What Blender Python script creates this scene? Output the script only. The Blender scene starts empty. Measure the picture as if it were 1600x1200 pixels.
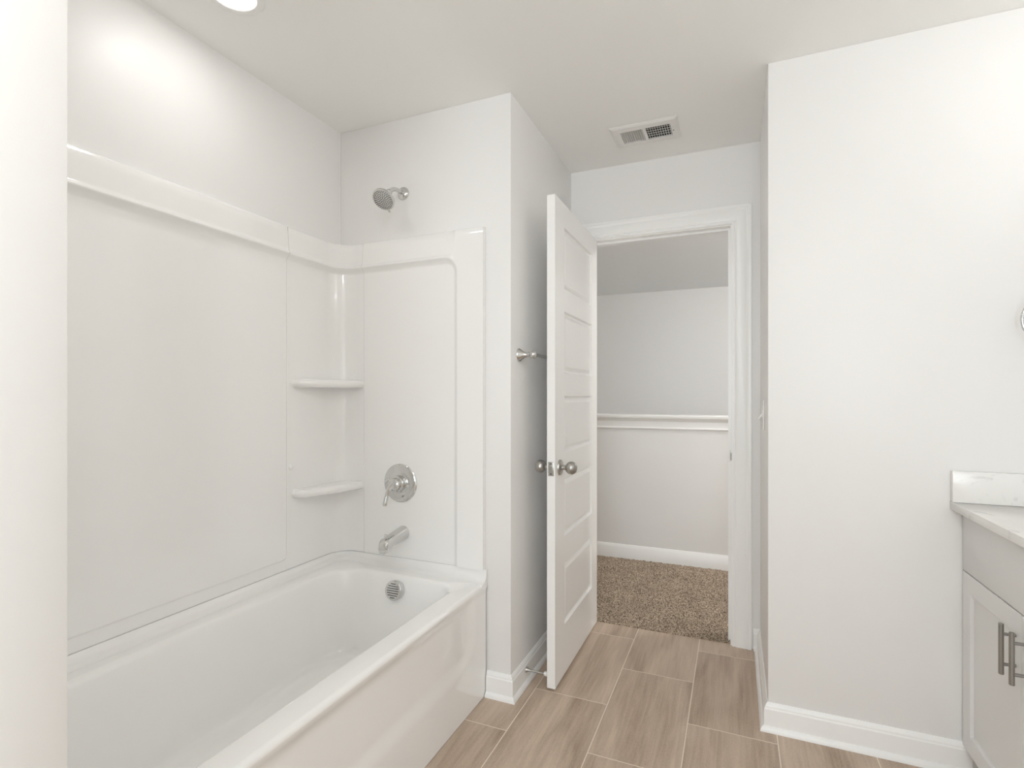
import bpy, bmesh, math, random
from math import sin, cos, pi, radians, sqrt
from mathutils import Vector, Matrix
random.seed(7)
S = bpy.context.scene
COL = S.collection

# ------------------------------------------------------------------ camera, world, exposure
cam_data = bpy.data.cameras.new('camera')
cam = bpy.data.objects.new('camera', cam_data)
COL.objects.link(cam)
cam.location = (0, 0, 1.224)
cam.rotation_euler = (pi / 2, 0, radians(22.98))
cam_data.sensor_width = 36.0
cam_data.lens = 823.0 / 1600 * 36
cam_data.shift_y = 17.0 / 1600
cam_data.clip_start = 0.02
S.camera = cam

W = bpy.data.worlds.new('world')
S.world = W
W.use_nodes = True
W.node_tree.nodes['Background'].inputs[0].default_value = (0.75, 0.85, 1.0, 1)
W.node_tree.nodes['Background'].inputs[1].default_value = 1.0
S.view_settings.view_transform = 'Standard'
S.view_settings.look = 'None'
S.view_settings.gamma = 1.0
S.view_settings.use_curve_mapping = False
S.view_settings.exposure = 0.14
S.cycles.max_bounces = 16
S.cycles.diffuse_bounces = 12
S.cycles.glossy_bounces = 6

POWER = dict(can=1.1, vanity=1.0, window=29.0, hall=36.0, stair=14.0, room=9.5)


def lamp(name, kind, loc, power, color, size=0.05, rot=(0, 0, 0), size_y=None):
    d = bpy.data.lights.new(name, kind)
    d.energy = power
    d.color = color
    if kind == 'AREA':
        d.size = size
        if size_y:
            d.shape = 'RECTANGLE'
            d.size_y = size_y
        else:
            d.shape = 'DISK'
    else:
        d.shadow_soft_size = size
    o = bpy.data.objects.new(name, d)
    o.location = loc
    o.rotation_euler = rot
    COL.objects.link(o)
    return o


WARM = (1.0, 0.988, 0.968)
# area light added as daylight at the unseen rear window
lamp('window_fill_light', 'AREA', (0.1, -2.88, 1.45), POWER['window'], (0.84, 0.93, 1.0), 1.1, (pi / 2, 0, 0), 1.3)


# ------------------------------------------------------------------ materials
def nodes_of(name):
    m = bpy.data.materials.new(name)
    m.use_nodes = True
    nt = m.node_tree
    return m, nt, nt.nodes['Principled BSDF']


def mat(name, color, rough=0.5, metal=0.0, coat=0.0, bump=None, spec=None, vary=0.0, aniso=0.0):
    m, nt, b = nodes_of(name)
    b.inputs['Base Color'].default_value = (*color, 1)
    b.inputs['Roughness'].default_value = rough
    b.inputs['Metallic'].default_value = metal
    b.inputs['Coat Weight'].default_value = coat
    b.inputs['Coat Roughness'].default_value = 0.03
    if spec is not None:
        b.inputs['Specular IOR Level'].default_value = spec
    tc = nt.nodes.new('ShaderNodeTexCoord')
    n = nt.nodes.new('ShaderNodeTexNoise')
    nt.links.new(tc.outputs['Object'], n.inputs['Vector'])
    if bump:
        n.inputs['Scale'].default_value = bump[0]
        n.inputs['Detail'].default_value = 3
        bp = nt.nodes.new('ShaderNodeBump')
        bp.inputs['Strength'].default_value = bump[1]
        bp.inputs['Distance'].default_value = 0.001
        nt.links.new(n.outputs['Fac'], bp.inputs['Height'])
        nt.links.new(bp.outputs['Normal'], b.inputs['Normal'])
    if vary:
        n2 = nt.nodes.new('ShaderNodeTexNoise')
        n2.inputs['Scale'].default_value = 3.0
        nt.links.new(tc.outputs['Object'], n2.inputs['Vector'])
        mx = nt.nodes.new('ShaderNodeMix')
        mx.data_type = 'RGBA'
        mx.inputs['A'].default_value = (*[c * (1 - vary) for c in color], 1)
        mx.inputs['B'].default_value = (*[min(1, c * (1 + vary)) for c in color], 1)
        nt.links.new(n2.outputs['Fac'], mx.inputs['Factor'])
        nt.links.new(mx.outputs['Result'], b.inputs['Base Color'])
    return m


M = {}
M['wall'] = mat('wall_paint', (0.850, 0.846, 0.838), 0.42, bump=(420, 0.10), vary=0.006)
M['ceiling'] = mat('ceiling_paint', (0.905, 0.905, 0.892), 0.85, bump=(300, 0.12), vary=0.006)
M['trim'] = mat('trim_paint', (0.92, 0.92, 0.912), 0.30, bump=(90, 0.03))
M['door'] = mat('door_paint', (0.90, 0.897, 0.888), 0.30, bump=(120, 0.04))
M['acrylic'] = mat('tub_acrylic', (0.91, 0.907, 0.897), 0.13, coat=0.6, bump=(4, 0.25))
M['chrome'] = mat('chrome', (0.67, 0.67, 0.66), 0.06, 1.0, bump=(40, 0.01))
M['slot_shade_screw'] = mat('slot_shade_and_screw', (0.09, 0.09, 0.085), 0.5, 0.2, bump=(40, 0.02))  # slot shade put into the colour; also used for the screw heads
M['nickel'] = mat('brushed_nickel', (0.47, 0.455, 0.43), 0.30, 1.0, bump=(200, 0.05))
M['bar_nickel'] = mat('satin_bar_metal', (0.36, 0.35, 0.33), 0.38, 1.0, bump=(200, 0.05))
M['nozzle'] = mat('rubber_nozzle', (0.12, 0.12, 0.118), 0.6, bump=(60, 0.05))
M['rubber'] = mat('white_rubber', (0.85, 0.85, 0.84), 0.5, bump=(60, 0.05))
M['cabinet'] = mat('cabinet_paint', (0.76, 0.755, 0.745), 0.38, bump=(120, 0.03))
M['gap'] = mat('cabinet_inside', (0.30, 0.29, 0.28), 0.7, bump=(60, 0.05))
M['duct'] = mat('duct_shade', (0.035, 0.033, 0.03), 0.8, bump=(60, 0.05))  # near-black colour stands in for shade in the duct and lever slot
M['metal_white'] = mat('enamelled_metal', (0.80, 0.79, 0.775), 0.35, bump=(120, 0.02))
M['plastic'] = mat('white_plastic', (0.86, 0.86, 0.85), 0.25, bump=(120, 0.02))


def emissive(name, color, strength):
    m, nt, b = nodes_of(name)
    b.inputs['Base Color'].default_value = (0.9, 0.9, 0.9, 1)
    b.inputs['Emission Color'].default_value = (*color, 1)
    b.inputs['Emission Strength'].default_value = strength
    return m


M['lens'] = emissive('lamp_lens', (1.0, 0.97, 0.92), 3.0)
M['pane'] = emissive('daylight_glow_pane', (0.86, 0.94, 1.0), 1.5)  # pane of the added window, glowing in place of daylight


def tile_mat():
    m, nt, b = nodes_of('wood_look_tile')
    N = nt.nodes.new
    L = nt.links.new
    tc = N('ShaderNodeTexCoord')
    sep = N('ShaderNodeSeparateXYZ')
    L(tc.outputs['Object'], sep.inputs[0])

    def math_(op, a, b_=None, c_=None):
        n = N('ShaderNodeMath')
        n.operation = op
        for i, v in enumerate((a, b_, c_)):
            if v is None:
                continue
            if isinstance(v, (int, float)):
                n.inputs[i].default_value = v
            else:
                L(v, n.inputs[i])
        return n.outputs[0]
    TW, TL, G = 0.3020, 0.6050, 0.0016
    cx = math_('DIVIDE', math_('SUBTRACT', sep.outputs['X'], -0.768), TW)
    col = math_('FLOOR', cx)
    fx = math_('MULTIPLY', math_('SUBTRACT', cx, col), TW)
    par = math_('FLOORED_MODULO', col, 2.0)
    cy = math_('DIVIDE', math_('ADD', math_('SUBTRACT', sep.outputs['Y'], 2.062), math_('MULTIPLY', par, TL / 2)), TL)
    row = math_('FLOOR', cy)
    fy = math_('MULTIPLY', math_('SUBTRACT', cy, row), TL)
    dx = math_('MINIMUM', fx, math_('SUBTRACT', TW, fx))
    dy = math_('MINIMUM', fy, math_('SUBTRACT', TL, fy))
    d = math_('MINIMUM', dx, dy)
    grout = math_('LESS_THAN', d, G)
    # per-tile random shift
    comb = N('ShaderNodeCombineXYZ')
    L(col, comb.inputs[0])
    L(row, comb.inputs[1])
    wn = N('ShaderNodeTexWhiteNoise')
    L(comb.outputs[0], wn.inputs['Vector'])
    vec = N('ShaderNodeVectorMath')
    vec.operation = 'MULTIPLY_ADD'
    L(wn.outputs['Color'], vec.inputs[0])
    vec.inputs[1].default_value = (30, 30, 30)
    L(tc.outputs['Object'], vec.inputs[2])

    def noise(sx, sy, detail, dist=0.0):
        mp = N('ShaderNodeMapping')
        mp.inputs['Scale'].default_value = (sx, sy, 1)
        L(vec.outputs[0], mp.inputs['Vector'])
        n = N('ShaderNodeTexNoise')
        n.inputs['Scale'].default_value = 1
        n.inputs['Detail'].default_value = detail
        n.inputs['Distortion'].default_value = dist
        L(mp.outputs[0], n.inputs['Vector'])
        return n.outputs['Fac']
    broad = noise(9, 1.6, 3, 0.8)
    fine = noise(70, 4.0, 4, 0.6)
    grit = noise(260, 120, 2)
    v = math_('ADD', math_('MULTIPLY', broad, 0.55), math_('ADD', math_('MULTIPLY', fine, 0.30), math_('MULTIPLY', grit, 0.15)))
    v = math_('ADD', v, math_('MULTIPLY', math_('SUBTRACT', wn.outputs['Value'], 0.5), 0.05))
    ramp = N('ShaderNodeValToRGB')
    L(v, ramp.inputs[0])
    e = ramp.color_ramp.elements
    e[0].position = 0.32
    e[0].color = (0.345, 0.252, 0.182, 1)
    e[1].position = 0.67
    e[1].color = (0.645, 0.52, 0.41, 1)
    mid = e.new(0.5)
    mid.color = (0.515, 0.405, 0.315, 1)
    mx = N('ShaderNodeMix')
    mx.data_type = 'RGBA'
    L(grout, mx.inputs['Factor'])
    L(ramp.outputs[0], mx.inputs['A'])
    mx.inputs['B'].default_value = (0.80, 0.72, 0.62, 1)
    L(mx.outputs['Result'], b.inputs['Base Color'])
    b.inputs['Roughness'].default_value = 0.42
    bp = N('ShaderNodeBump')
    bp.inputs['Strength'].default_value = 0.25
    bp.inputs['Distance'].default_value = 0.001
    L(math_('SUBTRACT', math_('MULTIPLY', grit, 0.25), grout), bp.inputs['Height'])
    L(bp.outputs[0], b.inputs['Normal'])
    return m


def carpet_mat():
    m, nt, b = nodes_of('brown_carpet')
    N = nt.nodes.new
    L = nt.links.new
    tc = N('ShaderNodeTexCoord')
    n = N('ShaderNodeTexNoise')
    n.inputs['Scale'].default_value = 190
    n.inputs['Detail'].default_value = 3
    L(tc.outputs['Object'], n.inputs['Vector'])
    n2 = N('ShaderNodeTexNoise')
    n2.inputs['Scale'].default_value = 7
    L(tc.outputs['Object'], n2.inputs['Vector'])
    r = N('ShaderNodeValToRGB')
    e = r.color_ramp.elements
    e[0].position = 0.38
    e[0].color = (0.155, 0.108, 0.073, 1)
    e[1].position = 0.64
    e[1].color = (0.80, 0.66, 0.52, 1)
    L(n.outputs['Fac'], r.inputs[0])
    mx = N('ShaderNodeMix')
    mx.data_type = 'RGBA'
    mx.blend_type = 'MULTIPLY'
    mx.inputs['Factor'].default_value = 0.3
    L(r.outputs[0], mx.inputs['A'])
    L(n2.outputs['Fac'], mx.inputs['B'])
    L(mx.outputs['Result'], b.inputs['Base Color'])
    b.inputs['Roughness'].default_value = 0.95
    b.inputs['Specular IOR Level'].default_value = 0.1
    bp = N('ShaderNodeBump')
    bp.inputs['Strength'].default_value = 0.9
    bp.inputs['Distance'].default_value = 0.006
    L(n.outputs['Fac'], bp.inputs['Height'])
    L(bp.outputs[0], b.inputs['Normal'])
    return m


def quartz_mat():
    m, nt, b = nodes_of('white_quartz')
    N = nt.nodes.new
    L = nt.links.new
    tc = N('ShaderNodeTexCoord')
    n = N('ShaderNodeTexNoise')
    n.inputs['Scale'].default_value = 14
    n.inputs['Detail'].default_value = 7
    n.inputs['Distortion'].default_value = 1.6
    L(tc.outputs['Object'], n.inputs['Vector'])
    r = N('ShaderNodeValToRGB')
    e = r.color_ramp.elements
    e[0].position = 0.30
    e[0].color = (0.70, 0.69, 0.675, 1)
    e[1].position = 0.42
    e[1].color = (0.84, 0.83, 0.81, 1)
    L(n.outputs['Fac'], r.inputs[0])
    L(r.outputs[0], b.inputs['Base Color'])
    b.inputs['Roughness'].default_value = 0.18
    return m


M['tile'] = tile_mat()
M['carpet'] = carpet_mat()
M['quartz'] = quartz_mat()


# ------------------------------------------------------------------ mesh helpers
class MB:
    """collects shapes, then links them as ONE mesh object"""

    def __init__(self):
        self.bm = bmesh.new()

    def box(self, x0, x1, y0, y1, z0, z1, bevel=0.0, seg=2):
        r = bmesh.ops.create_cube(self.bm, size=1.0)
        vs = r['verts']
        for v in vs:
            v.co = Vector(((x0 + x1) / 2 + v.co.x * (x1 - x0), (y0 + y1) / 2 + v.co.y * (y1 - y0), (z0 + z1) / 2 + v.co.z * (z1 - z0)))
        if bevel:
            es = list({e for v in vs for e in v.link_edges})
            bmesh.ops.bevel(self.bm, geom=es, offset=bevel, segments=seg, affect='EDGES', profile=0.5)
        return self

    def lathe(self, profile, loc, axis, n=40, caps=True):
        """profile: (radius, distance along axis)"""
        ax = Vector(axis).normalized()
        u = ax.orthogonal().normalized()
        w = ax.cross(u)
        rings = []
        for (r, t) in profile:
            c = Vector(loc) + ax * t
            if r < 1e-6:
                rings.append([self.bm.verts.new(c)])
            else:
                rings.append([self.bm.verts.new(c + (u * cos(2 * pi * k / n) + w * sin(2 * pi * k / n)) * r) for k in range(n)])
        for a, b in zip(rings, rings[1:]):
            for k in range(n):
                k2 = (k + 1) % n
                if len(a) == 1 and len(b) == 1:
                    continue
                if len(a) == 1:
                    self.bm.faces.new((a[0], b[k2], b[k]))
                elif len(b) == 1:
                    self.bm.faces.new((a[k], a[k2], b[0]))
                else:
                    self.bm.faces.new((a[k], a[k2], b[k2], b[k]))
        if caps:
            if len(rings[0]) > 1:
                self.bm.faces.new(list(reversed(rings[0])))
            if len(rings[-1]) > 1:
                self.bm.faces.new(rings[-1])
        return self

    def tube(self, pts, rad, n=16, closed=False, caps=True):
        pts = [Vector(p) for p in pts]
        R = rad if isinstance(rad, (list, tuple)) else [rad] * len(pts)
        N = len(pts)
        tang = []
        for i in range(N):
            if closed:
                t = pts[(i + 1) % N] - pts[i - 1]
            else:
                t = pts[min(i + 1, N - 1)] - pts[max(i - 1, 0)]
            tang.append(t.normalized())
        u = tang[0].orthogonal().normalized()
        rings = []
        for i in range(N):
            u = (u - tang[i] * u.dot(tang[i])).normalized()
            w = tang[i].cross(u)
            rings.append([self.bm.verts.new(pts[i] + (u * cos(2 * pi * k / n) + w * sin(2 * pi * k / n)) * R[i]) for k in range(n)])
        seq = list(zip(rings, rings[1:]))
        if closed:
            seq.append((rings[-1], rings[0]))
        for a, b in seq:
            for k in range(n):
                self.bm.faces.new((a[k], a[(k + 1) % n], b[(k + 1) % n], b[k]))
        if caps and not closed:
            self.bm.faces.new(list(reversed(rings[0])))
            self.bm.faces.new(rings[-1])
        return self

    def grid(self, rows, closed=False):
        """rows: list of equally long lists of points"""
        vv = [[self.bm.verts.new(p) for p in r] for r in rows]
        for a, b in zip(vv, vv[1:]):
            m = len(a)
            for k in range(m if closed else m - 1):
                self.bm.faces.new((a[k], a[(k + 1) % m], b[(k + 1) % m], b[k]))
        return vv

    def prism(self, poly, z0, z1, bevel=0.0, seg=3):
        """extruded polygon in XY"""
        a = [self.bm.verts.new((x, y, z0)) for x, y in poly]
        b = [self.bm.verts.new((x, y, z1)) for x, y in poly]
        n = len(poly)
        fs = [self.bm.faces.new(list(reversed(a))), self.bm.faces.new(b)]
        for k in range(n):
            fs.append(self.bm.faces.new((a[k], a[(k + 1) % n], b[(k + 1) % n], b[k])))
        if bevel:
            es = list({e for f in fs[:2] for e in f.edges})
            bmesh.ops.bevel(self.bm, geom=es, offset=bevel, segments=seg, affect='EDGES', profile=0.5)
        return self

    def build(self, name, material, parent=None, base=(0, 0, 0), smooth=38, recalc=True):
        if recalc:
            bmesh.ops.recalc_face_normals(self.bm, faces=self.bm.faces)
        me = bpy.data.meshes.new(name)
        self.bm.to_mesh(me)
        self.bm.free()
        if smooth:
            for p in me.polygons:
                p.use_smooth = True
            me.set_sharp_from_angle(angle=radians(smooth))
        me.materials.append(material)
        o = bpy.data.objects.new(name, me)
        COL.objects.link(o)
        if parent is not None:
            r = parent
            off = Vector((0, 0, 0))
            while r is not None:
                off += r.location
                r = r.parent
            me.transform(Matrix.Translation(-off))
            o.parent = parent
        elif base != (0, 0, 0):
            me.transform(Matrix.Translation(-Vector(base)))
            o.location = base
        return o


def thing(name, label, cat, loc=(0, 0, 0), group=None):
    o = bpy.data.objects.new(name, None)
    o.empty_display_size = 0.05
    o.location = loc
    COL.objects.link(o)
    o['label'] = label
    o['category'] = cat
    if group:
        o['group'] = group
    return o


def struct(o, label, cat):
    o['kind'] = 'structure'
    o['label'] = label
    o['category'] = cat
    return o


def wallbox(name, label, *b, cat='wall', m='wall', bevel=0.0):
    return struct(MB().box(*b, bevel=bevel).build(name, M[m], smooth=None if not bevel else 38), label, cat)


def sweep(mb, path, prof, place, side=1):
    """path 2D points; prof (offset, height); miter joints; place(p2, h) -> 3D"""
    P = [Vector(p) for p in path]
    nrm = []
    for a, b in zip(P, P[1:]):
        d = (b - a).normalized()
        nrm.append(Vector((-d.y, d.x)) * side)
    rows = []
    for i, p in enumerate(P):
        if i == 0:
            m = nrm[0]
        elif i == len(P) - 1:
            m = nrm[-1]
        else:
            m = (nrm[i - 1] + nrm[i]) / (1 + nrm[i - 1].dot(nrm[i]))
        rows.append([place(p + m * o, h) for o, h in prof])
    vv = mb.grid(rows, closed=True)
    mb.bm.faces.new(vv[0])
    mb.bm.faces.new(list(reversed(vv[-1])))


# ------------------------------------------------------------------ the room
XB, YE, XC, YD, XR, YR, H = -1.69, 1.945, -0.83, 2.79, 0.11, 2.145, 2.44
YF = 0.4215          # foot wall of the tub alcove
JL, JR, JT = -0.722, -0.022, 2.052   # door opening

struct(MB().box(-1.80, 1.34, -3.0, 2.802, -0.06, 0).build('floor', M['tile'], smooth=None), 'beige wood-look tile floor with pale grout lines', 'floor')
struct(MB().box(-2.6, 2.4, -3.0, 6.5, H, H + 0.06).build('ceiling', M['ceiling'], smooth=None), 'smooth off-white ceiling over bathroom and hall', 'ceiling')
wallbox('wall_alcove_back', 'long off-white wall behind the bathtub', XB - 0.11, XB, YF - 0.12, YD, 0, H)
wallbox('wall_shower', 'off-white wall block carrying the shower head, with the towel bar round its corner', XB, XC, YE, YD, 0, H, bevel=0.003)
wallbox('wall_alcove_foot', 'off-white end wall at the near foot of the tub', XB, XC, YF - 0.12, YF, 0, H, bevel=0.003)
wallbox('wall_left', 'pale wall at the left frame edge, nearest the viewer', XC - 0.11, XC, -2.9, YF - 0.12, 0, H)
wallbox('wall_right', 'bright off-white wall facing the viewer right of the doorway', XR, 1.22, YR, YD, 0, H, bevel=0.003)
wallbox('wall_vanity', 'off-white wall behind the vanity', 1.22, 1.34, -3.0, YD, 0, H)
mb = MB()
mb.box(-2.6, JL - 0.02, YD, YD + 0.115, 0, H)
mb.box(JR + 0.02, 2.4, YD, YD + 0.115, 0, H)
mb.box(JL - 0.02, JR + 0.02, YD, YD + 0.115, JT + 0.02, H)
struct(mb.build('wall_door', M['wall'], smooth=None), 'off-white wall around the open doorway', 'wall')
# rear wall round an added window, unseen behind the viewer
mb = MB()
mb.box(-0.94, -0.5, -3.0, -2.9, 0, H)
mb.box(0.7, 1.22, -3.0, -2.9, 0, H)
mb.box(-0.5, 0.7, -3.0, -2.9, 0, 0.75)
mb.box(-0.5, 0.7, -3.0, -2.9, 2.15, H)
struct(mb.build('wall_rear', M['wall'], smooth=None), 'off-white rear wall around the added window', 'wall')
win = struct(MB().box(-0.46, 0.66, -2.985, -2.975, 0.79, 2.11).build('window_added', M['pane'], smooth=None), 'added unseen window in the rear wall, frosted pane glowing as daylight', 'window')
mb = MB()
for b in ((-0.5, -0.45, 0.75, 2.15), (0.65, 0.7, 0.75, 2.15), (-0.45, 0.65, 0.75, 0.8), (-0.45, 0.65, 2.1, 2.15), (-0.45, 0.65, 1.43, 1.47)):
    mb.box(b[0], b[1], -2.97, -2.93, b[2], b[3], 0.004)
mb.build('window_added_frame', M['trim'], win)

# hall beyond the doorway
struct(MB().box(-2.6, 2.4, 2.802, 3.95, -0.06, -0.006).build('floor_hall', M['gap'], smooth=None), 'hall subfloor under the carpet', 'floor')
wallbox('wall_knee', 'low grey-white half wall across the hall under a white cap', -2.6, 2.4, 3.95, 4.07, 0, 1.03)
wallbox('wall_stairwell', 'far grey-white wall above and beyond the half wall', -2.6, 2.4, 6.37, 6.5, -1.2, H)
wallbox('wall_hall_left', 'left end wall of the hall', -2.6, -2.5, 2.905, 6.37, -1.2, H)
wallbox('wall_hall_right', 'right end wall of the hall', 2.3, 2.4, 2.905, 6.37, -1.2, H)
wallbox('floor_stairwell', 'lower floor of the stairwell', -2.5, 2.3, 4.07, 6.37, -1.2, -1.1, cat='floor', m='gap')
wallbox('wall_knee_lower', 'stair side of the half wall below floor level', -2.5, 2.3, 3.95, 4.07, -1.1, -0.06)

# carpet: displaced pile, fine where the doorway shows it
mb = MB()


def pile(x0, x1, y0, y1, nx, ny, skirt=False):
    rows = []
    if skirt:
        rows.append([(x0 + (x1 - x0) * i / nx, y0, -0.005) for i in range(nx + 1)])
    for j in range(ny + 1):
        rows.append([(x0 + (x1 - x0) * i / nx + random.uniform(-.002, .002), y0 + (y1 - y0) * j / ny + (random.uniform(-.002, .002) if 0 < j < ny else 0),
                      0.0015 + random.uniform(0, 0.0095)) for i in range(nx + 1)])
    mb.grid(rows)


x0, x1, y0, y1 = -1.45, 0.35, 2.908, 3.948
pile(x0, x1, y0, y1, 250, 180)
pile(JL + .002, JR - .002, 2.800, 2.910, 98, 19, True)
mb.box(-2.5, x0, y0, y1, -0.006, 0.005)
mb.box(x1, 2.3, y0, y1, -0.006, 0.005)
carpet = mb.build('carpet', M['carpet'], smooth=None, recalc=True)
carpet['kind'] = 'stuff'
carpet['label'] = 'speckled brown carpet on the hall floor past the doorway'
carpet['category'] = 'carpet'

# ------------------------------------------------------------------ trim
BASE = [(0, 0), (.027, 0), (.0265, .006), (.024, .012), (.019, .017), (.014, .019), (.014, .072), (.0135, .078), (.0105, .082), (.0105, .086), (.008, .092), (.0045, .096), (.003, .099), (0, .099)]


def baseboard(name, label, path, side, prof=BASE):
    mb = MB()
    sweep(mb, path, prof, lambda p, h: (p.x, p.y, h), side)
    return struct(mb.build(name, M['trim'], smooth=30), label, 'baseboard')


baseboard('baseboard_nook', 'white baseboard round the wall corner between tub and door', [(-0.934, YE), (XC, YE), (XC, YD), (-0.816, YD)], -1)
baseboard('baseboard_right', 'white baseboard from door casing to vanity', [(0.080, YD), (XR, YD), (XR, YR), (0.70, YR)], -1)
baseboard('baseboard_left', 'white baseboard of the near left wall', [(-0.934, YF), (XC, YF), (XC, -2.9)], 1)
HB = [(0, 0), (.014, 0), (.014, .088), (.010, .095), (.008, .100), (.004, .107), (0, .108)]
baseboard('baseboard_hall', 'white baseboard at the foot of the half wall in the hall', [(-2.5, 3.95), (2.3, 3.95)], -1, HB)

# cap and moulding of the half wall
mb = MB()
CAP = [(0.0, 1.030), (0.0, 0.972), (.010, 0.974), (.014, 0.979), (.012, 0.985), (.009, 0.989), (.009, 1.030), (.014, 1.036), (.018, 1.044), (.022, 1.050), (.030, 1.052), (.033, 1.058), (.033, 1.072), (.030, 1.076),
       (-.150, 1.076), (-.153, 1.072), (-.153, 1.050), (-.120, 1.044), (-.120, 1.030)]
sweep(mb, [(-2.5, 3.95), (2.3, 3.95)], CAP, lambda p, h: (p.x, p.y, h), -1)
struct(mb.build('trim_half_wall_cap', M['trim'], smooth=30), 'white moulded cap along the top of the half wall', 'trim')

# door casing
CAS = [(0, 0), (0, .009), (.003, .011), (.009, .011), (.011, .0085), (.014, .0085), (.017, .012), (.024, .0145), (.058, .0165), (.064, .0145), (.068, .0155), (.074, .019), (.085, .019), (.088, .017), (.088, 0)]
mb = MB()
sweep(mb, [(JL - .006, 0), (JL - .006, JT + .005), (JR + .006, JT + .005), (JR + .006, 0)], CAS, lambda p, h: (p.x, YD - h, p.y), 1)
struct(mb.build('trim_door_casing', M['trim'], smooth=25), 'white moulded casing framing the doorway', 'trim')
mb = MB()
sweep(mb, [(JL - .006, 0), (JL - .006, JT + .005), (JR + .006, JT + .005), (JR + .006, 0)], CAS, lambda p, h: (p.x, YD + .115 + h, p.y), 1)
struct(mb.build('trim_hall_casing', M['trim'], smooth=25), 'white casing on the hall side of the doorway', 'trim')
# jamb with stop
mb = MB()
mb.box(JL - .02, JL, YD, YD + .115, 0, JT)
mb.box(JR, JR + .02, YD, YD + .115, 0, JT)
mb.box(JL - .02, JR + .02, YD, YD + .115, JT, JT + .02)
mb.box(JL, JL + .011, YD + .038, YD + .075, 0, JT - .011)
mb.box(JR - .011, JR, YD + .038, YD + .075, 0, JT - .011)
mb.box(JL, JR, YD + .038, YD + .075, JT - .011, JT)
jamb = struct(mb.build('trim_door_jamb', M['trim'], smooth=None), 'white door jamb and stop inside the casing', 'trim')
# strike plate: plate on the jamb face with a lip curling over the edge
mb = MB()
mb.box(JR - .0016, JR - .0002, YD + .002, YD + .035, .895, .950)
rows = []
for k in range(9):
    z = -1 + 2 * k / 8
    hh = .024 * z
    ext = .013 * sqrt(max(0, 1 - z * z)) + .0005
    row = []
    for j in range(5):
        t = j / 4
        row.append((JR - .001 + ext * .9 * t * t, YD + .002 - .004 * min(1, ext * 80) * (0.35 + t * .65), .9225 + hh))
    rows.append(row)
mb.grid(rows)
mb.build('strike_plate', M['nickel'], jamb)['label'] = 'brushed nickel strike plate'

# ------------------------------------------------------------------ door (open, hinged on the left jamb)
DX0, DX1, DY0, DY1, DZ0, DZ1 = -0.718, -0.683, 2.064, 2.776, 0.012, 2.051
PY = (2.192, 2.668)
PZ = [(.228, .492), (.612, .862), (.974, 1.219), (1.318, 1.586), (1.680, 1.950)]
mb = MB()
bm = mb.bm
ys = [DY0, PY[0], PY[1], DY1]
zs = [DZ0] + [z for p in PZ for z in p] + [DZ1]
for X, sg in ((DX1, 1), (DX0, -1)):
    for a in range(3):
        for b in range(len(zs) - 1):
            ya, yb, za, zb = ys[a], ys[a + 1], zs[b], zs[b + 1]
            if a == 1 and b % 2 == 1:
                prev = None
                for ins, dep in ((0, 0), (.002, .005), (.006, .0105), (.012, .0115), (.015, .0095), (.026, .0045), (.031, .003), (.033, .003)):
                    ring = [bm.verts.new((X - sg * dep, y, z)) for y, z in ((ya + ins, za + ins), (yb - ins, za + ins), (yb - ins, zb - ins), (ya + ins, zb - ins))]
                    if prev:
                        for k in range(4):
                            bm.faces.new((prev[k], prev[(k + 1) % 4], ring[(k + 1) % 4], ring[k]))
                    prev = ring
                bm.faces.new(prev)
            else:
                bm.faces.new([bm.verts.new((X, y, z)) for y, z in ((ya, za), (yb, za), (yb, zb), (ya, zb))])
for f in (((DX0, DY0, DZ0), (DX1, DY0, DZ0), (DX1, DY0, DZ1), (DX0, DY0, DZ1)),
          ((DX0, DY1, DZ0), (DX1, DY1, DZ0), (DX1, DY1, DZ1), (DX0, DY1, DZ1)),
          ((DX0, DY0, DZ0), (DX1, DY0, DZ0), (DX1, DY1, DZ0), (DX0, DY1, DZ0)),
          ((DX0, DY0, DZ1), (DX1, DY0, DZ1), (DX1, DY1, DZ1), (DX0, DY1, DZ1))):
    bm.faces.new([bm.verts.new(p) for p in f])
bmesh.ops.remove_doubles(bm, verts=bm.verts, dist=1e-5)
door = struct(mb.build('door_1', M['door'], smooth=20), 'white five-panel door standing open against the left wall', 'door')
KZ, KY = .918, 2.127
KN = [(.033, 0), (.033, .003), (.031, .007), (.026, .009), (.015, .010), (.0115, .012), (.0105, .020), (.0105, .026), (.013, .029)]
BALL = [(.013, .029), (.019, .032), (.0245, .039), (.027, .047), (.0275, .052), (.0265, .058), (.0225, .066), (.017, .071), (.009, .0745), (0, .0755)]
for X, ax, nm in ((DX1, 1, 'brushed nickel round door knob on the outer face'), (DX0, -1, 'brushed nickel round door knob between door and wall')):
    k = MB().lathe(BALL, (X, KY, KZ), (ax, 0, 0), 48, caps=False).build('door_knob', M['nickel'], door)
    k['label'] = nm
    MB().lathe(KN, (X, KY, KZ), (ax, 0, 0), 48).build('rose', M['nickel'], k)
mb = MB().box(DX0 + .0055, DX1 - .0055, DY0 - .0012, DY0 + .001, KZ - .029, KZ + .029, .0008)
lp = mb.build('latch_plate', M['nickel'], door)
lp['label'] = 'brushed nickel latch plate'
MB().lathe([(.0085, 0), (.0085, .005), (.0075, .007), (0, .007)], (-.7005, DY0 - .001, KZ), (0, -1, 0), 20).build('latch_bolt', M['nickel'], lp)
for dz in (-.021, .021):
    MB().lathe([(.003, 0), (.003, .0012), (0, .0014)], (-.7005, DY0 - .001, KZ + dz), (0, -1, 0), 14).build('screw', M['slot_shade_screw'], lp)
for z in (.25, 1.03, 1.80):
    MB().lathe([(.006, -.045), (.006, .045)], (DX0 - .007, DY1 + .006, z), (0, 0, 1), 16).build('hinge', M['nickel'], door)

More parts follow.
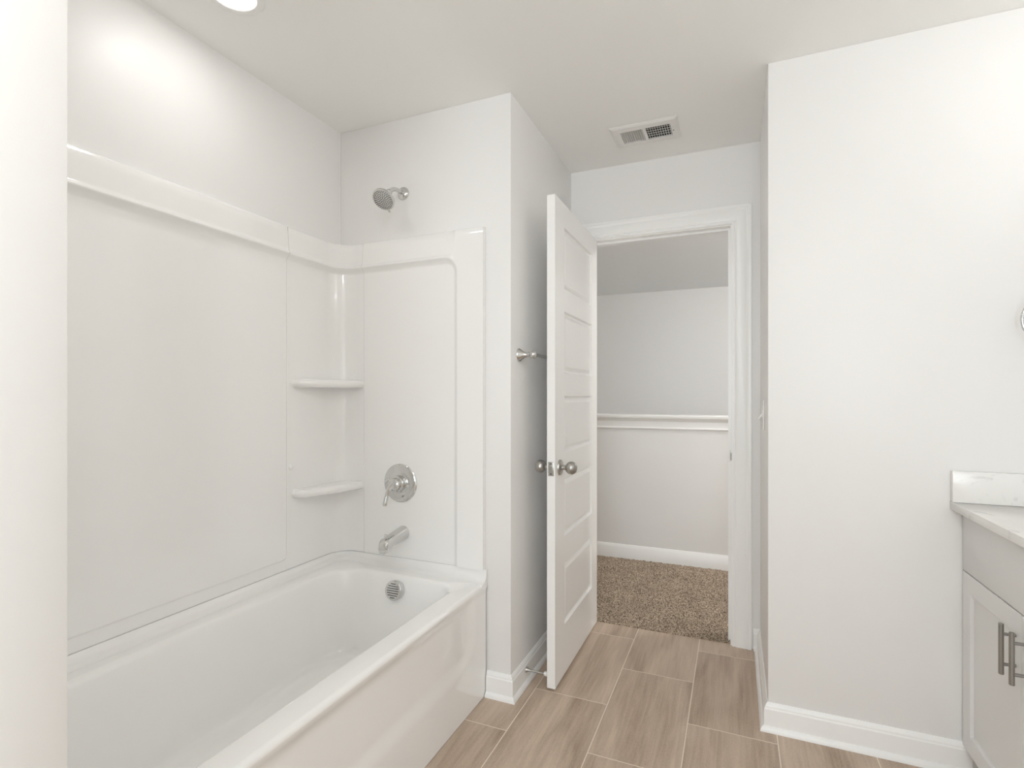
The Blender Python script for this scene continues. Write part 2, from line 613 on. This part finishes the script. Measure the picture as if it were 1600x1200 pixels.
# ------------------------------------------------------------------ bathtub
TX0, TX1, TY0, TY1 = -1.684, -0.935, YF + .006, YE - .006
tub = thing('bathtub', 'glossy white alcove bathtub with a wide front rim', 'bathtub', (-1.31, 1.18, 0))


def rrect(x0, x1, y0, y1, r, n=10):
    """ring of points; r = radii at (x1,y1),(x0,y1),(x0,y0),(x1,y0)"""
    out = []
    for (cx, cy, sx, sy, rr, a0) in ((x1, y1, -1, -1, r[0], 0), (x0, y1, 1, -1, r[1], 90), (x0, y0, 1, 1, r[2], 180), (x1, y0, -1, 1, r[3], 270)):
        for k in range(n + 1):
            a = radians(a0 + 90 * k / n)
            out.append((cx + sx * rr + rr * cos(a), cy + sy * rr + rr * sin(a)))
    return out


def smooth01(t):
    t = min(1, max(0, t))
    return t * t * (3 - 2 * t)


def deck_z(x, base=.460):
    return base + .020 * smooth01((-1.00 - x) / .10)


mb = MB()
rings = []
spec = [  # x0, x1, y0, y1, radii, dz, flat-z or None
    (-1.660, -.947, .455, 1.912, (.012, .085, .085, .012), 0.0),
    (-1.600, -1.012, .54, 1.838, (.055, .15, .15, .055), 0.0),
    (-1.594, -1.018, .547, 1.832, (.055, .15, .15, .055), -.002),
    (-1.588, -1.024, .555, 1.826, (.055, .15, .15, .055), -.008),
    (-1.584, -1.028, .56, 1.822, (.055, .15, .15, .055), -.020),
    (-1.578, -1.036, .60, 1.810, (.06, .15, .15, .06), -.10),
    (-1.570, -1.046, .66, 1.796, (.07, .14, .14, .07), -.20),
    (-1.562, -1.055, .71, 1.783, (.08, .13, .13, .08), -.295),
    (-1.557, -1.060, .73, 1.775, (.09, .12, .12, .09), -.318),
    (-1.547, -1.070, .75, 1.763, (.09, .12, .12, .09), -.334),
    (-1.530, -1.088, .775, 1.745, (.09, .11, .11, .09), -.342),
    (-1.505, -1.112, .81, 1.72, (.08, .10, .10, .08), -.3455),
    (-1.40, -1.20, .95, 1.60, (.05, .05, .05, .05), -.348),
]
for (x0, x1, y0, y1, r, dz) in spec:
    rings.append([(x, y, deck_z(x) + dz) for x, y in rrect(x0, x1, y0, y1, r)])
vv = mb.grid(rings, closed=True)
mb.bm.faces.new(vv[-1])
# coved upstand along the three walls
path = [(TX1 + .002, TY1)]
for k in range(11):
    a = radians(90 + 9 * k)
    path.append((TX0 + .09 + .09 * cos(a), TY1 - .09 + .09 * sin(a)))
for k in range(11):
    a = radians(180 + 9 * k)
    path.append((TX0 + .09 + .09 * cos(a), TY0 + .09 + .09 * sin(a)))
path.append((TX1 + .002, TY0))
UP = [(0, .510), (.0035, .5095), (.0055, .506), (.007, .49), (.012, .477), (.020, .469), (.032, .464), (.045, .461), (.045, .44), (0, .44)]
P = [Vector(p) for p in path]
rows = []
for i, p in enumerate(P):
    t = (P[min(i + 1, len(P) - 1)] - P[max(i - 1, 0)]).normalized()
    n = Vector((-t.y, t.x))
    rows.append([(p.x + n.x * o, p.y + n.y * o, h if h > .505 or h < .45 else h + (deck_z(p.x + n.x * o) - .46) * smooth01((.508 - h) / .03)) for o, h in UP])
uv = mb.grid(rows, closed=True)
mb.bm.faces.new(uv[0])
mb.bm.faces.new(uv[-1])
# rounded outer edge of the front rim
rows = []
for y in [TY0 + (TY1 - TY0) * k / 40 for k in range(41)]:
    row = []
    for k in range(9):
        a = radians(90 - 90 * k / 8)
        row.append((-.949 + .015 * cos(a), y, .4455 + .0150 * sin(a)))
    rows.append(row)
mb.grid(rows)
mb.build('tub_shell', M['acrylic'], tub, smooth=50)

# apron with a shallow pressed panel
mb = MB()
rows = []
NY, NZ = 150, 56
for j in range(NZ + 1):
    z = .002 + (.4455 - .002) * j / NZ
    row = []
    for i in range(NY + 1):
        y = TY0 + .001 + (TY1 - TY0 - .002) * i / NY
        # signed distance to the rounded pressed panel
        cy, cz, hy, hz, r = 1.183, .36, .66, .18, .12
        qx, qz = abs(y - cy) - hy + r, abs(z - cz) - hz + r
        sd = sqrt(max(qx, 0) ** 2 + max(qz, 0) ** 2) + min(max(qx, qz), 0) - r
        if z > cz:
            qx2 = abs(y - cy) - hy
            sd = qx2 if qx2 > -.2 else -.2
            sd = max(sd, -.2)
        inset = .008 * smooth01(-sd / .07 + .15) * smooth01((.446 - z) / .05)
        row.append((-.934 - .0035 * smooth01((.4455 - z) / .03) - inset, y, z))
    rows.append(row)
mb.grid(rows)
ap = mb.build('apron', M['acrylic'], tub, smooth=60)
# overflow cover; its slots are flat strips coloured as dark as their shade
OC, OA = Vector((-1.287, 1.818, .420)), Vector((0, -1, .14)).normalized()
ov = MB().lathe([(.034, -.004), (.0385, .002), (.0395, .006), (.0395, .026), (.038, .029), (.036, .030), (0, .030)], OC, OA, 48).build('overflow_cover', M['chrome'], tub)
ov['label'] = 'round chrome overflow cover with horizontal slots'
up = Vector((0, .14, 1)).normalized()
fc = OC + OA * .0300
mb = MB()
for k in range(-3, 4):
    h = k * .0092
    w = sqrt(.031 ** 2 - h * h) * (.92 if abs(k) < 3 else .8)
    c = fc + up * h
    fs = []
    for dx, du in ((-w, -.0015), (w, -.0015), (w, .0015), (-w, .0015)):
        fs.append(c + Vector((dx, 0, 0)) + up * du)
    lo = [mb.bm.verts.new(p - OA * .001) for p in fs]
    hi = [mb.bm.verts.new(p + OA * .0006) for p in fs]
    mb.bm.faces.new(hi)
    mb.bm.faces.new(lo[::-1])
    for q in range(4):
        mb.bm.faces.new((lo[q], lo[(q + 1) % 4], hi[(q + 1) % 4], hi[q]))
mb.build('slots', M['slot_shade_screw'], ov)
dr = MB().lathe([(.037, -.004), (.037, .001), (.034, .0035), (.022, .003), (.020, .0055), (.008, .008), (0, .0085)], (-1.30, 1.56, .1325), (0, 0, 1), 36).build('drain', M['chrome'], tub)
dr['label'] = 'round chrome tub drain'

# ------------------------------------------------------------------ shower surround: one sheet swept round the three walls
sur = thing('shower_surround', 'glossy white three-wall tub surround with moulded top ledge', 'shower surround', (-1.31, 1.18, .512))
E_ = .0012
SX0, SY0, SY1, SXE = XB + E_, YF + E_, YE - E_, -.942
RAD = .10
L1 = (SXE - SX0 - RAD)          # straight of an end wall
L2 = (SY1 - SY0 - 2 * RAD)      # straight of the back wall
ARC = RAD * pi / 2
TOT = 2 * L1 + 2 * ARC + L2


def upath(s):
    """position, inward normal and square-corner position along the U (faucet end first)"""
    if s <= L1:
        x = SXE - s
        return (x, SY1), (0, -1), (x, SY1)
    s -= L1
    if s <= ARC:
        a = pi / 2 + s / RAD
        c = (SX0 + RAD, SY1 - RAD)
        k = 1 / max(abs(cos(a)), abs(sin(a)))
        return (c[0] + RAD * cos(a), c[1] + RAD * sin(a)), (-cos(a), -sin(a)), (c[0] + RAD * k * cos(a), c[1] + RAD * k * sin(a))
    s -= ARC
    if s <= L2:
        y = SY1 - RAD - s
        return (SX0, y), (1, 0), (SX0, y)
    s -= L2
    if s <= ARC:
        a = pi + s / RAD
        c = (SX0 + RAD, SY0 + RAD)
        k = 1 / max(abs(cos(a)), abs(sin(a)))
        return (c[0] + RAD * cos(a), c[1] + RAD * sin(a)), (-cos(a), -sin(a)), (c[0] + RAD * k * cos(a), c[1] + RAD * k * sin(a))
    s -= ARC
    x = SX0 + RAD + s
    return (x, SY0), (0, 1), (x, SY0)


def s_of_x(x):
    return SXE - x


def s_of_y(y):
    return L1 + ARC + (SY1 - RAD - y)


Z0, ZB, ZT = .5115, 1.790, 1.908
FL = s_of_x(-1.066)             # inner edge of the flange
SP = s_of_x(-1.548)             # step between corner column and end panel
CA, CB = s_of_y(1.612), s_of_y(.755)


def sm(a, b, v):
    return smooth01((v - a) / (b - a))


def depth(s, z):
    # recess below the ledge, between the two flanges, rounded upper corners
    c = TOT / 2
    r = .055
    qx, qz = abs(s - c) - (c - FL) + r, (z - ZB) + r
    sd = sqrt(max(qx, 0) ** 2 + max(qz, 0) ** 2) + min(max(qx, qz), 0) - r
    low = .007
    hi = .0215
    d = low + (hi - low) * sm(-.020, .009, sd)
    # bead along the lower edge of the ledge
    hor = sm(0, .03, (c - FL) - abs(s - c))
    d += .006 * math.exp(-((sd - .010) / .008) ** 2) * hor
    # ledge leans back towards its top
    if z > ZB:
        d -= .008 * hor * (z - ZB) / (ZT - ZB)
    # raised middle section of the back wall
    ce = (CA + CB) / 2
    r2 = .02
    qx, qz = abs(s - ce) - (CB - CA) / 2 + r2, (.556 - z) + r2
    s2 = sqrt(max(qx, 0) ** 2 + max(qz, 0) ** 2) + min(max(qx, qz), 0) - r2
    d += .0065 * sm(.005, -.005, s2)
    # end panels sit a touch proud of the corner columns
    e = min(s, TOT - s)
    d += .003 * sm(SP + .004, SP - .002, e)
    return d


def samples(lo, hi, feats, step, fine):
    v = set()
    n = int((hi - lo) / step) + 1
    for k in range(n + 1):
        v.add(round(lo + (hi - lo) * k / n, 5))
    for f, w in feats:
        n = int(2 * w / fine)
        for k in range(n + 1):
            t = f - w + 2 * w * k / n
            if lo < t < hi:
                v.add(round(t, 5))
    out = []
    for t in sorted(v):
        if not out or t - out[-1] > 6e-4:
            out.append(t)
    return out


fs = []
for f, w in ((FL, .03), (FL + .03, .04), (SP, .008), (CA, .014)):
    fs += [(f, w), (TOT - f, w)]
fs += [(L1 + ARC / 2, ARC / 2), (TOT - L1 - ARC / 2, ARC / 2)]
SS = samples(0.0, TOT, fs, .02, .003)
ZZ = samples(Z0, ZT, [(ZB + .004, .030), (ZB - .04, .03), (.556, .026)], .03, .0025)
rows = []
for s in SS:
    (px, py), (nx_, ny_), (qx, qy) = upath(s)
    row = [(px, py, Z0)]
    for z in ZZ:
        d = depth(s, z)
        row.append((px + nx_ * d, py + ny_ * d, z))
    d = depth(s, ZT)
    row[-1] = (px + nx_ * (d - .0025), py + ny_ * (d - .0025), ZT)
    row.insert(-1, (px + nx_ * d, py + ny_ * d, ZT - .0025))
    row.append((px + nx_ * (d - .006), py + ny_ * (d - .006), ZT + .0012))
    row.append((qx, qy, ZT + .0012))
    rows.append(row)
# flange returns to the wall at both ends
for which in (0, -1):
    (px, py), _, _ = upath(0.0 if which == 0 else TOT)
    en = [(p[0] + .0006, py, p[2]) for p in rows[which]]
    rows = [en] + rows if which == 0 else rows + [en]
i1 = min(range(len(SS)), key=lambda i: abs(SS[i] - SP)) + 1
i2 = min(range(len(SS)), key=lambda i: abs(SS[i] - (TOT - SP))) + 1
for nm, rr in (('end_panel', rows[:i1 + 1]), ('back_panel', rows[i1:i2 + 1]), ('end_panel', rows[i2:])):
    mb = MB()
    mb.grid(rr)
    mb.build(nm, M['acrylic'], sur, smooth=75)


def shelf(zt):
    """corner shelf with a bullnose front: from the long wall round to the faucet wall"""
    ctrl = [(-1.6895, 1.640), (-1.668, 1.6425), (-1.644, 1.652), (-1.622, 1.680), (-1.602, 1.730), (-1.583, 1.790), (-1.567, 1.850), (-1.554, 1.905), (-1.549, 1.9445)]
    V = [Vector(c) for c in ctrl]
    pts = []
    for i in range(len(V) - 1):
        p0, p1, p2, p3 = V[max(i - 1, 0)], V[i], V[i + 1], V[min(i + 2, len(V) - 1)]
        for k in range(5):
            t = k / 5
            pts.append(0.5 * ((2 * p1) + (p2 - p0) * t + (2 * p0 - 5 * p1 + 4 * p2 - p3) * t * t + (3 * p1 - p0 - 3 * p2 + p3) * t ** 3))
    pts.append(V[-1])
    r = .0175
    rows = []
    for i, p in enumerate(pts):
        t = (pts[min(i + 1, len(pts) - 1)] - pts[max(i - 1, 0)]).normalized()
        n = Vector((t.y, -t.x))
        if i == 0:
            n = Vector((0, -1))
        if i == len(pts) - 1:
            n = Vector((1, 0))
        row = []
        for k in range(11):
            a = radians(90 - 18 * k)
            q = p - n * (r - r * cos(a))
            row.append((max(q.x, -1.6895), min(q.y, 1.9445), zt - r + r * sin(a)))
        rows.append(row)
    mb = MB()
    vv = mb.grid(rows)
    for j, z in ((0, zt), (10, zt - 2 * r)):
        mb.bm.faces.new([v[j] for v in vv] + [mb.bm.verts.new((-1.6895, 1.9445, z))])
    return mb.build('corner_shelf', M['acrylic'], sur, smooth=50)


shelf(1.290)
shelf(.832)
pg = MB().lathe([(.012, -.004), (.011, .001), (.007, .004), (0, .005)], (XB + .0086, 1.637, .925), (1, 0, 0), 24).build('moulded_dimple', M['acrylic'], sur)

# ------------------------------------------------------------------ shower head
FX, FZ = -1.343, 2.108
sh = thing('shower_fixture', 'round chrome shower head on a bent arm above the surround', 'shower head', (FX, YE, FZ))
MB().lathe([(.029, 0), (.029, .002), (.027, .006), (.022, .011), (.015, .014), (.0105, .0155), (.0105, .02)], (FX, YE - .0003, FZ), (0, -1, 0), 40).build('flange', M['chrome'], sh)
arm = [(FX, YE - .004, FZ), (FX, YE - .03, FZ + .001), (FX, YE - .055, FZ - .001), (FX, YE - .075, FZ - .007), (FX, YE - .092, FZ - .018), (FX, YE - .108, FZ - .032)]
MB().tube(arm, .0092, 20).build('shower_arm', M['chrome'], sh)
hp = Vector((FX, YE - .103, FZ - .028))
hd = Vector((0, -.66, -.75)).normalized()
MB().lathe([(.0125, -.002), (.0135, .002), (.0135, .012), (.0115, .014), (.0115, .017), (.0155, .019), (.0160, .026), (.0145, .031)], hp, hd, 32).build('swivel_nut', M['chrome'], sh)
hb = MB().lathe([(.0145, .029), (.019, .034), (.027, .040), (.036, .045), (.043, .050), (.0475, .056), (.0485, .061), (.0475, .065), (.0445, .066), (0, .0655)], hp, hd, 56).build('spray_head', M['chrome'], sh)
fcx = hp + hd * .0662
u = Vector((1, 0, 0))
w = hd.cross(u).normalized()
mb = MB()
for ring, cnt in ((0.006, 5), (.013, 10), (.020, 15), (.027, 20), (.034, 26), (.040, 30)):
    for k in range(cnt):
        a = 2 * pi * k / cnt + ring * 40
        mb.lathe([(.0021, -.0015), (.0018, .0018), (0, .002)], fcx + (u * cos(a) + w * sin(a)) * ring, hd, 6)
noz = mb.build('spray_nozzles', M['nozzle'], hb)
noz['kind'] = 'stuff'
a_ = fcx - hd * .006 + w * (.049 if w.z < 0 else -.049)
MB().lathe([(.005, -.004), (.005, .008), (.003, .011), (0, .011)], a_ - Vector((0, 0, 0)), (w if w.z < 0 else -w), 16).build('spray_lever', M['chrome'], hb)

# ------------------------------------------------------------------ valve trim
VX, VZ, VY = -1.350, .838, SY1 - .0106
va = thing('shower_valve', 'round chrome valve trim with a lever handle below the shelves', 'shower valve', (VX, VY, VZ))
MB().lathe([(.084, 0), (.084, .002), (.081, .005), (.073, .0075), (.058, .0085), (.048, .0095), (.044, .012), (.041, .0135), (.036, .0135)], (VX, VY, VZ), (0, -1, 0), 64).build('escutcheon', M['chrome'], va)
MB().lathe([(.036, .010), (.0355, .032), (.0325, .034)], (VX, VY, VZ), (0, -1, 0), 48).build('sleeve', M['chrome'], va)
hn = MB().lathe([(.0265, .026), (.0275, .030), (.0285, .048), (.027, .055), (.020, .060), (.010, .0625), (0, .063)], (VX, VY, VZ), (0, -1, 0), 48).build('handle', M['chrome'], va)
hl = [(VX + .004, VY - .050, VZ + .004), (VX - .008, VY - .058, VZ - .006), (VX - .018, VY - .064, VZ - .022), (VX - .023, VY - .069, VZ - .045), (VX - .025, VY - .074, VZ - .068), (VX - .026, VY - .078, VZ - .084), (VX - .026, VY - .079, VZ - .089)]
MB().tube(hl, [.013, .0125, .0105, .0085, .0085, .0095, .006], 18).build('lever', M['chrome'], hn)

# ------------------------------------------------------------------ tub spout
PX, PZ_ = -1.335, .622
SPY = SY1 - .0106
sp = thing('tub_spout', 'chrome tub spout with a pull knob over the tub rim', 'tub spout', (PX, SPY, PZ_))
mb = MB()
rows = []
NS = 28
for t in [0, .02, .1, .25, .4, .55, .68, .78, .85, .90, .94, .97, 1.0]:
    y = SPY - .150 * t
    top = PZ_ + .0315 - .030 * t - (.012 * max(0, (t - .86) / .14) ** 2)
    bot = PZ_ - .0315 - .004 * t
    if t > .72:
        bot -= .016 * smooth01((t - .72) / .10)
    rx = .0305 - .0075 * t - (.004 * max(0, (t - .9) / .1) ** 2)
    cz, rz = (top + bot) / 2, (top - bot) / 2
    ex = 2.0 + 1.6 * t
    row = []
    for k in range(NS):
        a = 2 * pi * k / NS
        c, s_ = cos(a), sin(a)
        row.append((PX + rx * math.copysign(abs(c) ** (2 / ex), c), y, cz + rz * math.copysign(abs(s_) ** (2 / ex), s_)))
    rows.append(row)
vv = mb.grid(rows, closed=True)
mb.bm.faces.new(vv[0])
mb.bm.faces.new(vv[-1])
mb.build('spout_body', M['chrome'], sp, smooth=45)
MB().lathe([(.0035, -.006), (.0035, .008), (.0062, .009), (.0072, .013), (.0062, .017), (.003, .0185), (0, .019)], (PX, SPY - .128, PZ_ + .005), (0, 0, 1), 20).build('diverter_knob', M['chrome'], sp)

# ------------------------------------------------------------------ towel bar
tb = thing('towel_bar', 'chrome towel bar partly hidden behind the open door', 'towel bar', (XC, 2.30, 1.392))
POST = [(.0285, 0), (.0285, .003), (.0265, .006), (.020, .014), (.0140, .023), (.0105, .033), (.0095, .040), (.0120, .043), (.0120, .047), (.0090, .049), (.0090, .051), (.0140, .055), (.0165, .062), (.0165, .066), (.0140, .073), (.008, .077), (0, .078)]
for y in (2.030, 2.56):
    MB().lathe(POST, (XC + .0004, y, 1.390), (1, 0, 0), 36).build('post', M['chrome'], tb)
MB().tube([(XC + .064, 2.034, 1.390), (XC + .064, 2.556, 1.390)], .0078, 20).build('bar', M['chrome'], tb)

# ------------------------------------------------------------------ door stop
ds = thing('door_stop', 'small rod door stop with a white tip on the baseboard', 'door stop', (XC + .014, 2.079, .060))
MB().lathe([(.0115, 0), (.0115, .002), (.008, .008), (.0055, .014), (.0045, .020), (.0045, .082)], (XC + .0140, 2.079, .060), (1, 0, 0), 20).build('rod', M['nickel'], ds)
MB().lathe([(.006, .080), (.0085, .082), (.0095, .087), (.0085, .093), (.005, .0955), (0, .096)], (XC + .0140, 2.079, .060), (1, 0, 0), 20).build('rubber_tip', M['rubber'], ds)['label'] = 'white rubber tip'

# ------------------------------------------------------------------ towel ring
tr = thing('towel_ring', 'chrome towel ring at the right frame edge above the counter', 'towel ring', (.882, YR, 1.53))
MB().lathe([(r, t) for r, t in POST[:12]] + [(.0125, .058), (.0125, .066), (.009, .071), (0, .072)], (.882, YR - .0003, 1.530), (0, -1, 0), 36).build('post', M['chrome'], tr)
MB().tube([(.882 + .078 * sin(2 * pi * k / 64), YR - .062, 1.452 + .078 * cos(2 * pi * k / 64)) for k in range(64)], .0048, 14, closed=True).build('ring', M['chrome'], tr)

# ------------------------------------------------------------------ light switch
sw = thing('light_switch', 'white light switch plate on the short wall right of the doorway', 'light switch', (XR, 2.42, 1.14))
MB().box(XR - .0065, XR - .0003, 2.383, 2.457, 1.080, 1.200, .0022).build('switch_plate', M['plastic'], sw)
mb = MB()
mb.box(XR - .0085, XR - .0060, 2.412, 2.428, 1.125, 1.157, .0008)
mb.tube([(XR - .006, 2.420, 1.143), (XR - .013, 2.420, 1.134), (XR - .0205, 2.420, 1.124)], [.0058, .005, .0042], 14)
mb.build('toggle', M['plastic'], sw)

# ------------------------------------------------------------------ ceiling vent
vx0, vx1, vy0, vy1 = -.533, -.234, 2.386, 2.592
ve = thing('ceiling_vent', 'white two-way ceiling air register with dark right louvres', 'vent', ((vx0 + vx1) / 2, (vy0 + vy1) / 2, H))
zb_ = H - .0095
mb = MB()
ox0, ox1, om0, om1, oy0, oy1 = -.490, -.268, -.390, -.376, 2.432, 2.546
pr = []
for ins, z in ((0, H - .0005), (0, H - .003), (.012, zb_)):
    pr.append([(vx0 + ins, vy0 + ins, z), (vx1 - ins, vy0 + ins, z), (vx1 - ins, vy1 - ins, z), (vx0 + ins, vy1 - ins, z)])
pr.append([(ox0, oy0, zb_), (ox1, oy0, zb_), (ox1, oy1, zb_), (ox0, oy1, zb_)])
pr.append([(ox0, oy0, H - .001), (ox1, oy0, H - .001), (ox1, oy1, H - .001), (ox0, oy1, H - .001)])
mb.grid(pr, closed=True)
mb.box(om0, om1, oy0, oy1, zb_, zb_ + .006)
mb.build('face_frame', M['metal_white'], ve, smooth=20)
MB().box(ox0 - .004, ox1 + .004, oy0 - .004, oy1 + .004, H - .0016, H - .0004).build('backing', M['duct'], ve)['label'] = 'dark plate coloured as the shade inside the duct'


def slat(x, lean, z=H - .0055, half=.0052):
    mb = MB()
    a = Vector((lean * half, 0, .0036))
    t = Vector((.00045, 0, 0))
    rows = []
    for y in (oy0 - .0005, oy1 + .0005):
        rows.append([(x + q.x, y, z + q.z) for q in (a - t, a + t, -a + t, -a - t)])
    v = mb.grid(rows, closed=True)
    mb.bm.faces.new(v[0])
    mb.bm.faces.new(v[1])
    return mb.build('louvre', M['metal_white'], ve, smooth=None)


for k in range(10):
    slat(ox0 + .006 + k * (om0 - ox0 - .008) / 9.2, 1.0, half=.0028)
for k in range(10):
    slat(om1 + .008 + k * (ox1 - om1 - .010) / 9.2, -.55, half=.0036)
mb = MB()
for k in range(4):
    y = oy0 + .024 + k * .022
    mb.box(om1, ox1, y - .0006, y + .0006, H - .0045, H - .0018)
mb.build('damper_vanes', M['metal_white'], ve, smooth=None)
MB().box(-.2625, -.2565, 2.462, 2.488, zb_ - .003, zb_ + .002, .001).build('lever', M['metal_white'], ve)
MB().box(-.2622, -.2568, 2.490, 2.499, zb_ - .0004, zb_ + .001).build('lever_slot', M['duct'], ve)  # flat strip coloured as the slot's shade

# ------------------------------------------------------------------ recessed light over the tub
LX, LY, LR = -1.400, 1.140, .088
cl = thing('recessed_light', 'round white recessed ceiling light shining above the tub', 'ceiling light', (LX, LY, H))
MB().lathe([(LR, 0), (LR, .003), (LR - .004, .0075), (LR - .016, .0085), (LR - .024, .0065), (LR - .026, .003)], (LX, LY, H - .0003), (0, 0, -1), 56, caps=False).build('trim_ring', M['plastic'], cl)
ln = MB().lathe([(LR - .0245, .001), (LR - .0245, .0035), (LR - .04, .0045), (0, .005)], (LX, LY, H - .0003), (0, 0, -1), 48).build('lens', M['lens'], cl)
ln['label'] = 'glowing frosted lens'
lamp('recessed_lamp', 'AREA', (LX, LY, H - .012), POWER['can'], WARM, .065, (0, 0, 0))

# ------------------------------------------------------------------ vanity
CX0, CY0, CY1 = .677, 1.376, YR - .004
vc = thing('vanity_cabinet', 'pale grey shaker vanity cabinet at the right frame edge', 'cabinet', (.95, 1.76, 0))
MB().box(CX0 + .022, 1.218, CY0, CY1, .088, .850).build('carcass', M['cabinet'], vc)
MB().box(CX0 + .085, 1.20, CY0 + .004, CY1, 0.0, .088).build('toe_kick', M['cabinet'], vc)
MB().box(CX0, CX0 + .0205, CY0 + .002, CY1 - .002, .6605, .838, .002).build('drawer_front', M['cabinet'], vc)


def shaker(y0, y1, z0, z1):
    mb = MB()
    bm = mb.bm
    x = CX0
    rings = []
    for ins, dep in ((0, .0205), (0, .0015), (.0015, 0), (.056, 0), (.0575, .001), (.059, .0095)):
        rings.append([(x + dep, y0 + ins, z0 + ins), (x + dep, y1 - ins, z0 + ins), (x + dep, y1 - ins, z1 - ins), (x + dep, y0 + ins, z1 - ins)])
    vv = mb.grid(rings, closed=True)
    bm.faces.new(vv[-1])
    bm.faces.new(vv[0])
    return mb.build('cabinet_door', M['cabinet'], vc, smooth=20)


ym = (CY0 + CY1) / 2
for (y0, y1, hy) in ((ym + .0015, CY1 - .002, ym + .029), (CY0 + .002, ym - .0015, ym - .029)):
    dd = shaker(y0, y1, .094, .6565)
    mb = MB()
    zc = .553
    bx = CX0 - .030
    mb.lathe([(.0052, -.067), (.006, -.066), (.006, .066), (.0052, .067)], (bx, hy, zc), (0, 0, 1), 24)
    for dz in (-.040, .040):
        mb.lathe([(.0042, 0), (.0042, .030)], (bx, hy, zc + dz), (1, 0, 0), 16)
    hh = mb.build('bar_handle', M['bar_nickel'], dd)
    hh['label'] = 'dark satin metal bar handle'
ct = thing('countertop', 'white quartz vanity countertop with a low side splash', 'countertop', (.93, 1.76, .852))
MB().box(.645, 1.218, CY0 - .012, YR - .0015, .8515, .8765, .0018).build('slab', M['quartz'], ct)
MB().box(.6465, 1.218, YR - .0225, YR - .0015, .8768, .977, .0018).build('side_splash', M['quartz'], ct)
MB().box(1.197, 1.218, CY0 - .012, YR - .024, .8768, .977, .0018).build('back_splash', M['quartz'], ct)

# ------------------------------------------------------------------ unseen lamps: the vanity light, then ceiling lights added as fill
vl = thing('vanity_light', 'three-globe chrome vanity light over the vanity', 'wall light', (1.22, 1.42, 2.02))
MB().box(1.196, 1.2195, 1.10, 1.74, 1.985, 2.055, .004).build('back_plate', M['chrome'], vl)
for y in (1.17, 1.42, 1.67):
    MB().tube([(1.20, y, 2.02), (1.12, y, 2.02), (1.105, y, 2.035)], .009, 14).build('arm', M['chrome'], vl)
    MB().lathe([(.022, 0), (.040, .02), (.052, .05), (.055, .08), (.050, .105)], (1.105, y, 2.035), (0, 0, 1), 32, caps=False).build('shade', M['plastic'], vl)
    lamp('vanity_lamp', 'POINT', (1.105, y, 2.165), POWER['vanity'], WARM, .035)
rl = thing('flush_fill_light', 'added round flush ceiling light, out of view, filling the bathroom', 'ceiling light', (-0.1, 0.2, H))  # added, unseen: fills the tub side and ceiling with light
MB().lathe([(.15, 0), (.15, .02), (.14, .03)], (-0.1, 0.2, H - .0003), (0, 0, -1), 48).build('base', M['nickel'], rl)
MB().lathe([(.138, .029), (.13, .055), (.10, .08), (.05, .094), (0, .098)], (-0.1, 0.2, H), (0, 0, -1), 48).build('bowl', M['lens'], rl)
lamp('flush_fill_lamp', 'POINT', (-0.1, 0.2, H - .16), POWER['room'], (1.0, 1.0, 0.985), .08)
hl_ = thing('hall_fill_light', 'added round flush ceiling light, out of view, brightening the hall', 'ceiling light', (1.1, 3.4, H))  # unseen fixture added to light the hall
MB().lathe([(.15, 0), (.15, .02), (.14, .03)], (1.1, 3.4, H - .0003), (0, 0, -1), 48).build('base', M['nickel'], hl_)
MB().lathe([(.138, .029), (.13, .055), (.10, .08), (.05, .094), (0, .098)], (1.1, 3.4, H), (0, 0, -1), 48).build('bowl', M['lens'], hl_)
lamp('hall_fill_lamp', 'POINT', (1.1, 3.4, H - .16), POWER['hall'], WARM, .08)
sl = thing('stair_fill_light', 'added round flush ceiling light, out of view, brightening the stairwell', 'ceiling light', (1.2, 5.3, H))  # second unseen fixture, added to lift the stairwell wall
MB().lathe([(.15, 0), (.15, .02), (.14, .03)], (1.2, 5.3, H - .0003), (0, 0, -1), 48).build('base', M['nickel'], sl)
MB().lathe([(.138, .029), (.13, .055), (.10, .08), (.05, .094), (0, .098)], (1.2, 5.3, H), (0, 0, -1), 48).build('bowl', M['lens'], sl)
lamp('stair_fill_lamp', 'POINT', (1.2, 5.3, H - .16), POWER['stair'], WARM, .08)
